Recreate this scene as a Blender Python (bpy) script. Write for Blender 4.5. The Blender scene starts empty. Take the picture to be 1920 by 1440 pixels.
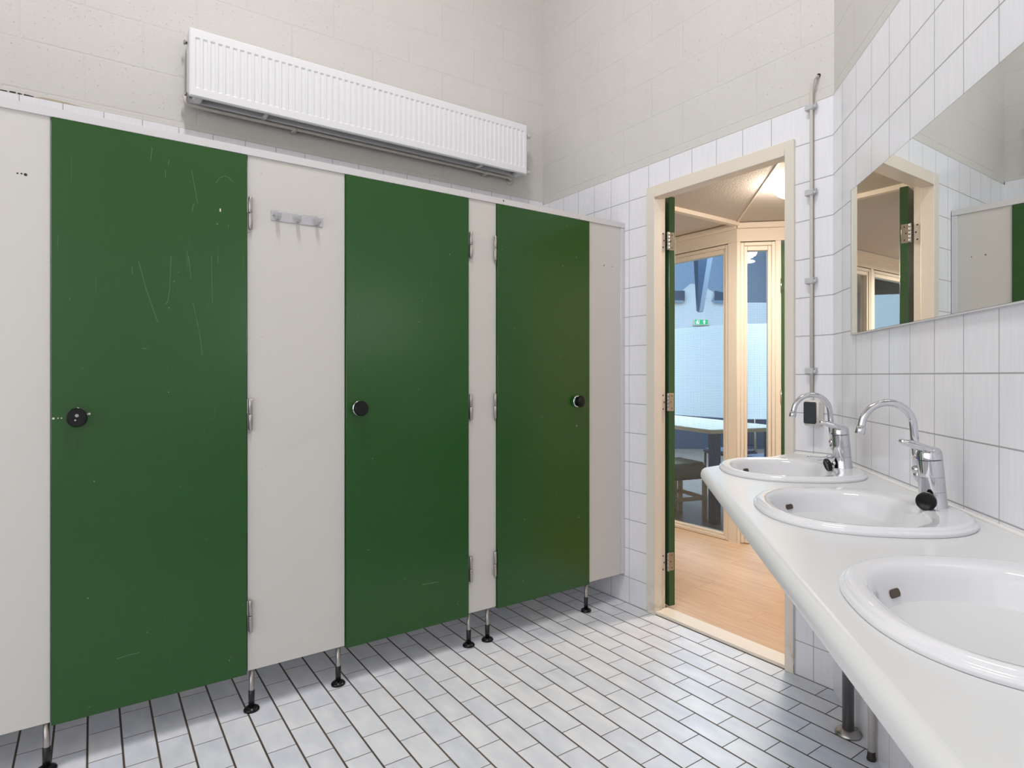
import bpy, bmesh, math, random
from mathutils import Vector, Matrix
random.seed(4)
PI = math.pi
scene = bpy.context.scene
COL = scene.collection

# ------------------------------------------------------------------ frame of the room
# X runs along the end wall, Y into the hallway, Z up; end wall tiles at Y = 0
XC = -1.342            # corner of end wall and slanting sink wall
XP = -2.580            # front face of the cubicle panels
XL = -3.372            # left wall
TILE_TOP = 2.472
TILE_LEFT = 2.489
CEIL = 5.2
CAM = Vector((0.0, -2.4893, 1.3039))
TH = math.radians(53.940)
CT, ST = math.cos(TH), math.sin(TH)
Q = math.sqrt(0.5)

def W(s, d, z=0.0):
    """point by distance along the sink wall, distance off it, height"""
    return Vector((XC + (s - d) * Q, -(s + d) * Q, z))

def V(r, w, z):
    """point of the hall behind the glass: sideways, depth, height"""
    return Vector((CAM.x + r * CT - w * ST, CAM.y + r * ST + w * CT, z))

# ------------------------------------------------------------------ materials
def lin(c):
    out = []
    for v in c:
        v = v / 255.0
        out.append(v / 12.92 if v <= 0.04045 else ((v + 0.055) / 1.055) ** 2.4)
    return (out[0], out[1], out[2], 1.0)

class NT:
    def __init__(self, name):
        self.m = bpy.data.materials.new(name)
        self.m.use_nodes = True
        self.t = self.m.node_tree
        self.b = self.t.nodes['Principled BSDF']
    def n(self, kind, **kw):
        nd = self.t.nodes.new(kind)
        for k, v in kw.items():
            setattr(nd, k, v)
        return nd
    def l(self, a, b):
        self.t.links.new(a, b)
    def math(self, op, a, b=None, c=None):
        nd = self.n('ShaderNodeMath', operation=op)
        for i, v in enumerate((a, b, c)):
            if v is None:
                continue
            if hasattr(v, 'default_value') or hasattr(v, 'is_output'):
                self.l(v, nd.inputs[i])
            else:
                nd.inputs[i].default_value = v
        return nd.outputs[0]
    def mix(self, f, a, b):
        nd = self.n('ShaderNodeMix', data_type='RGBA')
        for sock, v in ((nd.inputs['Factor'], f), (nd.inputs['A'] if False else nd.inputs[6], a), (nd.inputs[7], b)):
            if hasattr(v, 'is_output'):
                self.l(v, sock)
            else:
                sock.default_value = v
        return nd.outputs[2]
    def noise(self, vec, scale, detail=3.0, rough=0.5):
        nd = self.n('ShaderNodeTexNoise')
        nd.inputs['Scale'].default_value = scale
        nd.inputs['Detail'].default_value = detail
        nd.inputs['Roughness'].default_value = rough
        if vec is not None:
            self.l(vec, nd.inputs['Vector'])
        return nd.outputs['Fac']
    def ramp(self, f, p0, p1, c0=(0, 0, 0, 1), c1=(1, 1, 1, 1)):
        nd = self.n('ShaderNodeValToRGB')
        nd.color_ramp.elements[0].position = p0
        nd.color_ramp.elements[1].position = p1
        nd.color_ramp.elements[0].color = c0
        nd.color_ramp.elements[1].color = c1
        self.l(f, nd.inputs[0])
        return nd.outputs[0]
    def scaled(self, vec, sc):
        nd = self.n('ShaderNodeMapping')
        nd.inputs['Scale'].default_value = sc
        self.l(vec, nd.inputs['Vector'])
        return nd.outputs[0]
    def bump(self, h, strength, dist):
        nd = self.n('ShaderNodeBump')
        nd.inputs['Strength'].default_value = strength
        nd.inputs['Distance'].default_value = dist
        self.l(h, nd.inputs['Height'])
        self.l(nd.outputs[0], self.b.inputs['Normal'])
    def set(self, **kw):
        for k, v in kw.items():
            self.b.inputs[k.replace('_', ' ')].default_value = v
        return self

def plain(name, rgb, rough=0.5, metal=0.0, spec=0.5, bump=None):
    t = NT(name)
    t.set(Base_Color=lin(rgb), Roughness=rough, Metallic=metal)
    t.b.inputs['Specular IOR Level'].default_value = spec
    if bump:
        co = t.n('ShaderNodeTexCoord').outputs['Object']
        t.bump(t.noise(co, bump[0], 2.0), bump[1], bump[2])
    return t.m

def grid_mask(t, c, size, half):
    """1 inside a tile, 0 in its joint, along one axis"""
    f = t.math('FRACT', t.math('DIVIDE', c, size))
    d = t.math('MULTIPLY', t.math('SUBTRACT', 0.5, t.math('ABSOLUTE', t.math('SUBTRACT', f, 0.5))), size)
    mr = t.n('ShaderNodeMapRange', interpolation_type='SMOOTHSTEP')
    t.l(d, mr.inputs[0])
    mr.inputs[1].default_value = half * 0.6
    mr.inputs[2].default_value = half * 1.4
    return mr.outputs[0]

def mat_wall_tile(name, w, h):
    t = NT(name)
    uv = t.n('ShaderNodeUVMap').outputs[0]
    sp = t.n('ShaderNodeSeparateXYZ'); t.l(uv, sp.inputs[0])
    mu = grid_mask(t, sp.outputs[0], w, 0.0015)
    mv = grid_mask(t, sp.outputs[1], h, 0.0019)
    m = t.math('MULTIPLY', mu, mv)
    cu = t.math('FLOOR', t.math('DIVIDE', sp.outputs[0], w))
    cv = t.math('FLOOR', t.math('DIVIDE', sp.outputs[1], h))
    cb = t.n('ShaderNodeCombineXYZ'); t.l(cu, cb.inputs[0]); t.l(cv, cb.inputs[1])
    wn = t.n('ShaderNodeTexWhiteNoise'); t.l(cb.outputs[0], wn.inputs[0])
    ad = t.n('ShaderNodeVectorMath', operation='ADD')
    t.l(uv, ad.inputs[0]); t.l(wn.outputs['Color'], ad.inputs[1])
    st = t.noise(t.scaled(ad.outputs[0], (60, 4, 1)), 2.0, 3.0, 0.6)
    veins = t.ramp(st, 0.36, 0.66, lin((233, 233, 239)), lin((238, 238, 243)))
    col = t.mix(m, lin((168, 167, 170)), veins)
    t.l(col, t.b.inputs['Base Color'])
    t.l(t.math('SUBTRACT', 0.75, t.math('MULTIPLY', m, 0.60)), t.b.inputs['Roughness'])
    t.bump(m, 0.5, 0.0012)
    return t.m

def mat_block(name, bw=0.44, bh=0.212, rgb=(214, 211, 207)):
    t = NT(name)
    uv = t.n('ShaderNodeUVMap').outputs[0]
    sp = t.n('ShaderNodeSeparateXYZ'); t.l(uv, sp.inputs[0])
    row = t.math('FLOOR', t.math('DIVIDE', sp.outputs[1], bh))
    half = t.math('MULTIPLY', t.math('FRACT', t.math('MULTIPLY', row, 0.5)), bw)
    mu = grid_mask(t, t.math('ADD', sp.outputs[0], half), bw, 0.004)
    mv = grid_mask(t, sp.outputs[1], bh, 0.004)
    m = t.math('MULTIPLY', mu, mv)
    patchy = t.math('MULTIPLY', t.math('SUBTRACT', 1.0, m), t.noise(uv, 3.0, 2.0))
    pits = t.ramp(t.noise(uv, 75.0, 4.0, 0.6), 0.29, 0.37)
    fine = t.noise(uv, 160.0, 3.0, 0.7)
    blot = t.noise(uv, 2.2, 4.0, 0.6)
    c0 = t.ramp(blot, 0.3, 0.7, lin(tuple(v - 5 for v in rgb)), lin(rgb))
    c1 = t.mix(t.math('MULTIPLY', patchy, 0.16), c0, lin(tuple(v - 26 for v in rgb)))
    t.l(c1, t.b.inputs['Base Color'])
    t.set(Roughness=0.62)
    hgt = t.math('ADD', t.math('SUBTRACT', t.math('MULTIPLY', pits, 0.5), t.math('MULTIPLY', patchy, 0.55)), t.math('MULTIPLY', fine, 0.35))
    t.bump(hgt, 0.75, 0.0038)
    return t.m

def mat_floor_tile():
    t = NT('floor_tile')
    co = t.n('ShaderNodeTexCoord').outputs['Object']
    sp = t.n('ShaderNodeSeparateXYZ'); t.l(co, sp.inputs[0])
    y = t.math('ADD', sp.outputs[1], 0.0025 + 20.0)
    row = t.math('FLOOR', t.math('DIVIDE', y, 0.1))
    half = t.math('MULTIPLY', t.math('FRACT', t.math('MULTIPLY', row, 0.5)), 0.2)
    # rows counted from the end wall: odd/even joints at .037 / .137
    x = t.math('ADD', t.math('SUBTRACT', sp.outputs[0], 0.137), t.math('ADD', half, 20.0))
    mx = grid_mask(t, x, 0.2, 0.0017)
    my = grid_mask(t, y, 0.1, 0.0033)
    m = t.math('MULTIPLY', mx, my)
    cb = t.n('ShaderNodeCombineXYZ')
    t.l(t.math('FLOOR', t.math('DIVIDE', x, 0.2)), cb.inputs[0]); t.l(row, cb.inputs[1])
    wn = t.n('ShaderNodeTexWhiteNoise'); t.l(cb.outputs[0], wn.inputs[0])
    ad = t.n('ShaderNodeVectorMath', operation='ADD')
    t.l(co, ad.inputs[0]); t.l(wn.outputs['Color'], ad.inputs[1])
    cloud = t.noise(t.scaled(ad.outputs[0], (1.0, 2.2, 1.0)), 6.5, 3.0, 0.5)
    tone = t.math('ADD', t.math('MULTIPLY', cloud, 0.9), t.math('MULTIPLY', wn.outputs['Value'], 0.10))
    col = t.ramp(tone, 0.25, 0.72, lin((202, 207, 220)), lin((232, 235, 241)))
    warm = t.mix(t.math('MULTIPLY', wn.outputs['Value'], 0.22), col, lin((226, 225, 223)))
    dirt = t.noise(co, 1.7, 3.0)
    gr = t.ramp(dirt, 0.35, 0.7, lin((66, 54, 46)), lin((96, 82, 70)))
    t.l(t.mix(m, gr, warm), t.b.inputs['Base Color'])
    t.l(t.math('SUBTRACT', 0.85, t.math('MULTIPLY', m, 0.42)), t.b.inputs['Roughness'])
    t.bump(m, 0.6, 0.0015)
    return t.m

def mat_green(name, scratches=0.0):
    t = NT(name)
    co = t.n('ShaderNodeTexCoord').outputs['Object']
    base = lin((30, 79, 25))
    t.b.inputs['Specular IOR Level'].default_value = 0.5
    col = base
    if scratches:
        sx = t.noise(t.scaled(co, (1, 95, 1.6)), 3.0, 2.0, 0.5)
        line = t.ramp(sx, 0.715, 0.735)
        area = t.ramp(t.noise(co, 2.0, 1.0), 0.48, 0.62)
        sp = t.n('ShaderNodeSeparateXYZ'); t.l(co, sp.inputs[0])
        high = t.ramp(sp.outputs[2], 0.55, 0.85)
        k = t.math('MULTIPLY', t.math('MULTIPLY', line, area), t.math('MULTIPLY', high, scratches))
        specks = t.ramp(t.noise(co, 60.0, 1.0), 0.80, 0.83)
        k = t.math('MAXIMUM', k, t.math('MULTIPLY', specks, 0.5))
        col = t.mix(k, base, lin((150, 175, 145)))
        t.l(col, t.b.inputs['Base Color'])
    else:
        t.set(Base_Color=base)
    t.set(Roughness=0.24)
    t.bump(t.noise(co, 330.0, 2.0), 0.08, 0.0005)
    return t.m

def mat_wood_floor(name='oak_plank', c0=(192, 155, 124), c1=(220, 188, 156)):
    t = NT(name)
    co = t.n('ShaderNodeTexCoord').outputs['Object']
    sp = t.n('ShaderNodeSeparateXYZ'); t.l(co, sp.inputs[0])
    y = t.math('ADD', sp.outputs[1], 20.0)
    row = t.math('FLOOR', t.math('DIVIDE', y, 0.19))
    off = t.math('MULTIPLY', t.math('FRACT', t.math('MULTIPLY', row, 0.381)), 1.3)
    x = t.math('ADD', sp.outputs[0], t.math('ADD', off, 40.0))
    m = t.math('MULTIPLY', grid_mask(t, y, 0.19, 0.0008), grid_mask(t, x, 1.3, 0.0008))
    cb = t.n('ShaderNodeCombineXYZ')
    t.l(t.math('FLOOR', t.math('DIVIDE', x, 1.3)), cb.inputs[0]); t.l(row, cb.inputs[1])
    wn = t.n('ShaderNodeTexWhiteNoise'); t.l(cb.outputs[0], wn.inputs[0])
    ad = t.n('ShaderNodeVectorMath', operation='ADD')
    t.l(co, ad.inputs[0]); t.l(wn.outputs['Color'], ad.inputs[1])
    g1 = t.noise(t.scaled(ad.outputs[0], (1.2, 16, 1)), 3.0, 4.0, 0.6)
    g2 = t.noise(t.scaled(ad.outputs[0], (3, 90, 1)), 4.0, 2.0, 0.5)
    tone = t.math('ADD', t.math('MULTIPLY', g1, 0.75), t.math('ADD', t.math('MULTIPLY', g2, 0.2), t.math('MULTIPLY', wn.outputs['Value'], 0.14)))
    col = t.ramp(tone, 0.35, 0.75, lin(c0), lin(c1))
    t.l(t.mix(m, lin((166, 128, 94)), col), t.b.inputs['Base Color'])
    t.set(Roughness=0.34)
    return t.m

def mat_glass(name, tint=(0.93, 0.97, 1.0), wire=True):
    t = NT(name)
    tr = t.n('ShaderNodeBsdfTransparent'); tr.inputs[0].default_value = (*tint, 1)
    gl = t.n('ShaderNodeBsdfGlossy'); gl.inputs['Roughness'].default_value = 0.0
    fr = t.n('ShaderNodeFresnel'); fr.inputs[0].default_value = 1.5
    mx = t.n('ShaderNodeMixShader')
    t.l(t.math('MULTIPLY', fr.outputs[0], 1.5), mx.inputs[0])
    t.l(tr.outputs[0], mx.inputs[1]); t.l(gl.outputs[0], mx.inputs[2])
    out = mx.outputs[0]
    if wire:
        uv = t.n('ShaderNodeUVMap').outputs[0]
        sp = t.n('ShaderNodeSeparateXYZ'); t.l(uv, sp.inputs[0])
        m = t.math('MULTIPLY', grid_mask(t, sp.outputs[0], 0.0135, 0.00045), grid_mask(t, sp.outputs[1], 0.0135, 0.00045))
        df = t.n('ShaderNodeBsdfDiffuse'); df.inputs[0].default_value = lin((120, 130, 138))
        m2 = t.n('ShaderNodeMixShader')
        t.l(m, m2.inputs[0]); t.l(df.outputs[0], m2.inputs[1]); t.l(out, m2.inputs[2])
        out = m2.outputs[0]
    t.l(out, t.t.nodes['Material Output'].inputs[0])
    return t.m

def mat_film():
    t = NT('frosted_film')
    tl = t.n('ShaderNodeBsdfTranslucent'); tl.inputs[0].default_value = lin((246, 250, 252))
    df = t.n('ShaderNodeBsdfDiffuse'); df.inputs[0].default_value = lin((236, 240, 242))
    mx = t.n('ShaderNodeMixShader'); mx.inputs[0].default_value = 0.2
    t.l(tl.outputs[0], mx.inputs[1]); t.l(df.outputs[0], mx.inputs[2])
    t.l(mx.outputs[0], t.t.nodes['Material Output'].inputs[0])
    return t.m

def mat_emit(name, rgb, strength):
    t = NT(name)
    t.set(Base_Color=lin(rgb), Roughness=0.3)
    t.b.inputs['Emission Color'].default_value = lin(rgb)
    t.b.inputs['Emission Strength'].default_value = strength
    return t.m

def mat_worn_frame():
    t = NT('cream_paint_worn')
    co = t.n('ShaderNodeTexCoord').outputs['Object']
    sp = t.n('ShaderNodeSeparateXYZ'); t.l(co, sp.inputs[0])
    low = t.math('SUBTRACT', 1.0, t.ramp(sp.outputs[2], 0.0, 0.22))
    n = t.ramp(t.noise(co, 16.0, 4.0, 0.6), 0.50, 0.56)
    n2 = t.ramp(t.noise(t.scaled(co, (60, 60, 9)), 1.0, 3.0), 0.66, 0.70)
    c = t.mix(t.math('MULTIPLY', t.math('MULTIPLY', n, low), 0.55), lin((228, 220, 209)), lin((190, 178, 158)))
    c = t.mix(t.math('MULTIPLY', t.math('MULTIPLY', n2, low), 0.9), c, lin((96, 82, 66)))
    t.l(c, t.b.inputs['Base Color'])
    t.set(Roughness=0.42)
    return t.m

M = dict(
    tile=mat_wall_tile('white_wall_tile', 0.15172, 0.165878),
    tile_left=mat_wall_tile('white_wall_tile_narrow', 0.1454, 0.165878),
    block=mat_block('painted_block'),
    floor=mat_floor_tile(),
    green_worn=mat_green('green_laminate_scratched', 0.22),
    green=mat_green('green_laminate', 0.10),
    green_gloss=plain('green_gloss_paint', (52, 88, 54), 0.28, bump=(40, 0.08, 0.002)),
    panel=plain('greige_laminate', (207, 204, 199), 0.42, bump=(300, 0.06, 0.0006)),
    alu=plain('white_aluminium', (214, 212, 214), 0.38, 0.15),
    cream=plain('cream_paint', (232, 221, 207), 0.45),
    frame=mat_worn_frame(),
    header=plain('cream_wall_paint', (232, 221, 207), 0.55),
    ceiling=plain('textured_ceiling', (206, 198, 192), 0.8, bump=(90, 0.5, 0.006)),
    white_ceiling=plain('white_ceiling', (226, 224, 220), 0.8),
    wood=mat_wood_floor(),
    wood_grey=mat_wood_floor('grey_plank', (112, 104, 98), (146, 136, 126)),
    glass=mat_glass('wired_glass'),
    film=mat_film(),
    chrome=plain('chrome', (212, 212, 217), 0.05, 1.0),
    steel=plain('brushed_steel', (176, 172, 168), 0.32, 1.0),
    galv=plain('galvanised_pipe', (140, 140, 142), 0.36, 0.9, bump=(40, 0.2, 0.001)),
    satin=plain('satin_aluminium', (196, 196, 200), 0.35, 0.75),
    black=plain('black_plastic', (9, 9, 10), 0.22, 0.0, 0.35),
    black_rubber=plain('black_rubber_sleeve', (20, 20, 22), 0.35),
    charcoal=plain('charcoal_plastic', (52, 54, 60), 0.45),
    clip=plain('grey_clip', (196, 196, 200), 0.4),
    white_plastic=plain('white_plastic', (222, 218, 212), 0.4),
    rad=plain('radiator_enamel', (236, 236, 240), 0.3),
    rad_dark=plain('radiator_inside', (120, 120, 122), 0.6),
    pipe=plain('painted_pipe', (206, 200, 192), 0.45),
    rust=plain('rusty_brass', (120, 92, 62), 0.5, 0.4),
    porcelain=plain('porcelain', (224, 224, 228), 0.08),
    worktop=plain('white_laminate', (218, 219, 220), 0.26),
    silicone=plain('silicone', (232, 231, 227), 0.5),
    slot=plain('slot_shadow', (74, 62, 44), 0.5),
    filler=plain('old_filler', (186, 170, 148), 0.8),
    dark_hole=plain('dark_hole', (40, 32, 24), 0.6),
    mirror=plain('mirror_silver', (238, 242, 240), 0.0, 1.0),
    mirror_edge=plain('mirror_edge', (70, 84, 80), 0.2),
    lamp=mat_emit('lamp_opal', (255, 240, 222), 76.0),
    tube=mat_emit('tube_light', (255, 250, 244), 4.0),
    lamp_ring=plain('lamp_ring', (232, 226, 216), 0.4),
    hall_wall=plain('hall_white_wall', (216, 224, 230), 0.7),
    hall_ceiling=plain('hall_blue_boards', (150, 172, 196), 0.6),
    hall_beam=plain('hall_beam', (124, 140, 156), 0.5),
    navy=plain('navy_paint', (44, 72, 100), 0.45),
    table=plain('table_laminate', (206, 202, 190), 0.3),
    table_edge=plain('beech_edge', (190, 170, 140), 0.45),
    stool_pad=plain('grey_olive_fabric', (112, 110, 100), 0.8),
    stool_leg=plain('pale_beech', (196, 176, 152), 0.45),
    sign_green=mat_emit('exit_green', (20, 165, 110), 0.9),
    sign_white=mat_emit('exit_white', (235, 250, 245), 1.0),
    red=plain('red_dot', (190, 40, 40), 0.4), blue=plain('blue_dot', (40, 70, 170), 0.4),
    scuff=plain('chip_mark', (214, 216, 204), 0.6),
    scratch=plain('scratch_mark', (98, 128, 92), 0.6),
)

# ------------------------------------------------------------------ mesh building
class MB:
    def __init__(self):
        self.bm = bmesh.new()
        self.uv = self.bm.loops.layers.uv.new('UVMap')
        self.mi = 0
    def face(self, pts, uvs=None, smooth=False):
        vs = [self.bm.verts.new(Vector(p)) for p in pts]
        f = self.bm.faces.new(vs)
        f.material_index = self.mi
        f.smooth = smooth
        if uvs:
            for lp, u in zip(f.loops, uvs):
                lp[self.uv].uv = u
        return f
    def box(self, x0, x1, y0, y1, z0, z1, bev=0.0, seg=2, mat=None):
        tmp = bmesh.new()
        bmesh.ops.create_cube(tmp, size=1.0)
        for v in tmp.verts:
            v.co = Vector(((x0 + x1) / 2 + v.co.x * (x1 - x0), (y0 + y1) / 2 + v.co.y * (y1 - y0), (z0 + z1) / 2 + v.co.z * (z1 - z0)))
        if bev:
            new = bmesh.ops.bevel(tmp, geom=list(tmp.edges), offset=bev, segments=seg, affect='EDGES', clamp_overlap=True)['faces']
            for f in new:
                f.smooth = True
        self._add(tmp, mat, None)
        return self
    def _add(self, tmp, mat=None, smooth=False):
        mp = {}
        for v in tmp.verts:
            mp[v] = self.bm.verts.new(mat @ v.co if mat else v.co)
        for f in tmp.faces:
            nf = self.bm.faces.new([mp[v] for v in f.verts])
            nf.material_index = self.mi
            nf.smooth = f.smooth if smooth is None else smooth
        tmp.free()
    def rings(self, rings, cap0=True, cap1=True, closed=True, smooth=True):
        rows = [[self.bm.verts.new(Vector(p)) for p in r] for r in rings]
        n = len(rows[0])
        for a, b in zip(rows, rows[1:]):
            for i in range(n if closed else n - 1):
                j = (i + 1) % n
                f = self.bm.faces.new((a[i], a[j], b[j], b[i]))
                f.smooth = smooth
                f.material_index = self.mi
        if cap0:
            f = self.bm.faces.new(list(reversed(rows[0]))); f.material_index = self.mi
        if cap1:
            f = self.bm.faces.new(rows[-1]); f.material_index = self.mi
        return self
    def lathe(self, prof, o=(0, 0, 0), axis=(0, 0, 1), n=28, cap0=True, cap1=True):
        """prof: (radius, height) pairs about an axis"""
        ax = Vector(axis).normalized()
        a = ax.orthogonal().normalized()
        b = ax.cross(a)
        o = Vector(o)
        rs = []
        for r, h in prof:
            r = max(r, 1e-5)
            rs.append([o + ax * h + a * (r * math.cos(2 * PI * i / n)) + b * (r * math.sin(2 * PI * i / n)) for i in range(n)])
        return self.rings(rs, cap0, cap1)
    def cyl(self, p0, p1, r, n=20):
        p0, p1 = Vector(p0), Vector(p1)
        L = (p1 - p0).length
        return self.lathe([(r, 0), (r, L)], p0, p1 - p0, n)
    def tube(self, pts, rad, n=14, caps=True):
        pts = [Vector(p) for p in pts]
        rs = []
        up = None
        for i, p in enumerate(pts):
            d = (pts[min(i + 1, len(pts) - 1)] - pts[max(i - 1, 0)]).normalized()
            if up is None:
                up = d.orthogonal().normalized()
            up = (up - d * up.dot(d)).normalized()
            side = d.cross(up)
            r = rad[i] if isinstance(rad, (list, tuple)) else rad
            rs.append([p + up * (r * math.cos(2 * PI * k / n)) + side * (r * math.sin(2 * PI * k / n)) for k in range(n)])
        return self.rings(rs, caps, caps)
    def sphere(self, c, r, sx=1, sy=1, sz=1, n=18):
        tmp = bmesh.new()
        bmesh.ops.create_uvsphere(tmp, u_segments=n, v_segments=n // 2, radius=r)
        self._add(tmp, Matrix.Translation(Vector(c)) @ Matrix.Diagonal((sx, sy, sz, 1)), True)
        return self
    def prism(self, poly, vec, smooth=False):
        a = [Vector(p) for p in poly]
        b = [p + Vector(vec) for p in a]
        return self.rings([a, b], True, True, True, smooth)

def obj(name, mb, mat, parent=None, loc=None, rotz=0.0, sharp=None):
    me = bpy.data.meshes.new(name)
    bmesh.ops.recalc_face_normals(mb.bm, faces=mb.bm.faces)
    mb.bm.to_mesh(me)
    mb.bm.free()
    for m in (mat if isinstance(mat, (list, tuple)) else [mat]):
        me.materials.append(m)
    if sharp:
        me.set_sharp_from_angle(angle=math.radians(sharp))
    o = bpy.data.objects.new(name, me)
    COL.objects.link(o)
    if parent:
        o.parent = parent
    if loc is not None:
        o.location = loc
    o.rotation_euler = (0, 0, rotz)
    return o

def tag(o, label, cat, group=None):
    o['label'] = label
    o['category'] = cat
    if group:
        o['group'] = group
    return o

def thing(name, label, cat, loc=(0, 0, 0), rotz=0.0, group=None):
    o = bpy.data.objects.new(name, None)
    COL.objects.link(o)
    o.empty_display_size = 0.1
    o.location = loc
    o.rotation_euler = (0, 0, rotz)
    return tag(o, label, cat, group)

def struct(name, label=None, mb=None, mat=None, loc=None, rotz=0.0, cat=None):
    if mb:
        o = obj(name, mb, mat, None, loc, rotz)
    else:
        o = bpy.data.objects.new(name, None)
        COL.objects.link(o)
        o.empty_display_size = 0.1
        if loc is not None:
            o.location = loc
        o.rotation_euler = (0, 0, rotz)
    o['kind'] = 'structure'
    if label:
        o['label'] = label
    if cat:
        o['category'] = cat
    return o

def copy_tree(o, parent=None):
    c = o.copy()
    COL.objects.link(c)
    c.parent = parent
    for ch in list(o.children):
        copy_tree(ch, c)
    return c

# ------------------------------------------------------------------ restroom shell
VZ = 0.14875                     # a horizontal tile joint above the floor
BZ = 2.515                       # a block course joint

def wall_quad(mb, p, q, z0, z1, u0, u1, mi, v0):
    mb.mi = mi
    mb.face([(p[0], p[1], z0), (q[0], q[1], z0), (q[0], q[1], z1), (p[0], p[1], z1)],
            [(u0, z0 - v0), (u1, z0 - v0), (u1, z1 - v0), (u0, z1 - v0)])

DX0, DX1, DZ = -2.372, -1.53, 2.318     # rough door opening in the end wall
SET = 0.005                              # painted blocks lie this far behind the tiles
mb = MB()
xj = -3.2976
wall_quad(mb, (XL - .1, 0), (DX0, 0), -.05, TILE_TOP, XL - .1 - xj + 3.0344, DX0 - xj + 3.0344, 0, VZ)
wall_quad(mb, (DX0, 0), (DX1, 0), DZ, TILE_TOP, DX0 - xj + 3.0344, DX1 - xj + 3.0344, 0, VZ)
wall_quad(mb, (DX1, 0), (XC, 0), -.05, TILE_TOP, DX1 + 1.4274 + 3.0344, XC + 1.4274 + 3.0344, 0, VZ)
wall_quad(mb, (XL - .1, SET), (XC + .01, SET), TILE_TOP, CEIL, 0.0, XC + .01 - XL + .1, 1, BZ)
mb.mi = 1
mb.face([(XL - .1, 0, TILE_TOP), (XC, 0, TILE_TOP), (XC, SET, TILE_TOP), (XL - .1, SET, TILE_TOP)])
mb.mi = 2
Yb = 0.085                               # hallway face of the end wall
for x0, x1, z0, z1 in ((XL - .1, DX0, -.05, CEIL), (DX0, DX1, DZ, CEIL), (DX1, XC + .12, -.05, CEIL)):
    mb.face([(x0, Yb, z0), (x1, Yb, z0), (x1, Yb, z1), (x0, Yb, z1)])
mb.face([(DX0, 0, -.05), (DX0, Yb, -.05), (DX0, Yb, DZ), (DX0, 0, DZ)])
mb.face([(DX1, 0, -.05), (DX1, Yb, -.05), (DX1, Yb, DZ), (DX1, 0, DZ)])
mb.face([(DX0, 0, DZ), (DX1, 0, DZ), (DX1, Yb, DZ), (DX0, Yb, DZ)])
struct('wall_end', 'end wall with white tiles below painted blocks around the doorway', mb, [M['tile'], M['block'], M['header']], cat='wall')

mb = MB()
YB = -4.6
wall_quad(mb, (XL, YB), (XL, 0.0), -.05, TILE_LEFT, YB + 2.7369 + 4.362, 2.7369 + 4.362, 0, TILE_LEFT - 14 * .165878)
wall_quad(mb, (XL - SET, YB), (XL - SET, SET), TILE_LEFT, CEIL, 0.12, 0.12 - YB, 1, BZ)
mb.mi = 1
mb.face([(XL, YB, TILE_LEFT), (XL, 0, TILE_LEFT), (XL - SET, 0, TILE_LEFT), (XL - SET, YB, TILE_LEFT)])
mb.face([(XL - .1, YB, -.05), (XL - .1, SET, -.05), (XL - .1, SET, CEIL), (XL - .1, YB, CEIL)])
mb.mi = 2                                 # open crack along the top of the tiles
for y0, y1, h0, h1 in ((-2.80, -2.775, .003, .004), (-2.768, -2.748, .005, .006), (-2.742, -2.728, .005, .004), (-2.722, -2.690, .005, .003)):
    mb.face([(XL + .0004, y0, TILE_LEFT - .001), (XL + .0004, y1, TILE_LEFT - .001), (XL + .0004, y1, TILE_LEFT + h1), (XL + .0004, y0, TILE_LEFT + h0)])
mb.mi = 3
mb.face([(XL + .0003, -2.69, TILE_LEFT), (XL + .0003, -2.52, TILE_LEFT), (XL + .0003, -2.58, TILE_LEFT + .006), (XL + .0003, -2.66, TILE_LEFT + .007)])
struct('wall_left', 'left wall of painted blocks behind the radiator and cubicles', mb, [M['tile_left'], M['block'], M['dark_hole'], M['filler']], cat='wall')

SE = 3.3                                 # length of the slanting wall
a, b = W(0, 0), W(SE, 0)
mb = MB()
wall_quad(mb, a, b, -.05, TILE_TOP, 3.0344 - .11608, SE + 3.0344 - .11608, 0, VZ)
a2, b2 = W(-.01, -SET), W(SE, -SET)
wall_quad(mb, a2, b2, TILE_TOP, CEIL, 0.2, SE + .21, 1, BZ)
mb.mi = 1
mb.face([W(0, 0, TILE_TOP), W(SE, 0, TILE_TOP), W(SE, -SET, TILE_TOP), W(0, -SET, TILE_TOP)])
mb.face([W(0, -.1, -.05), W(SE, -.1, -.05), W(SE, -.1, CEIL), W(0, -.1, CEIL)])
struct('wall_right', 'slanting white tiled wall behind the sinks and mirror', mb, [M['tile'], M['block']], cat='wall')

e = W(SE, 0)
mb = MB()
wall_quad(mb, (e.x, e.y), (e.x, YB), -.05, TILE_TOP, 0, e.y - YB, 0, VZ)
wall_quad(mb, (e.x + SET, e.y), (e.x + SET, YB), TILE_TOP, CEIL, 0, e.y - YB, 1, BZ)
struct('wall_side', None, mb, [M['tile'], M['block']])
mb = MB()
wall_quad(mb, (XL, YB), (e.x, YB), -.05, TILE_TOP, 0, e.x - XL, 0, VZ)
wall_quad(mb, (XL, YB - SET), (e.x, YB - SET), TILE_TOP, CEIL, 0, e.x - XL, 1, BZ)
struct('wall_back', None, mb, [M['tile'], M['block']])

mb = MB()
mb.face([(XL, YB, 0), (e.x, YB, 0), (e.x, e.y, 0), (XC, 0, 0), (XL, 0, 0)])
fl = struct('floor', 'floor of grey white brick-laid tiles with dark joints', mb, M['floor'], cat='floor')
mb = MB()
mb.box(XL - .1, e.x + .1, YB - .1, .085, CEIL, CEIL + .08)
struct('ceiling', None, mb, M['white_ceiling'])

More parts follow.
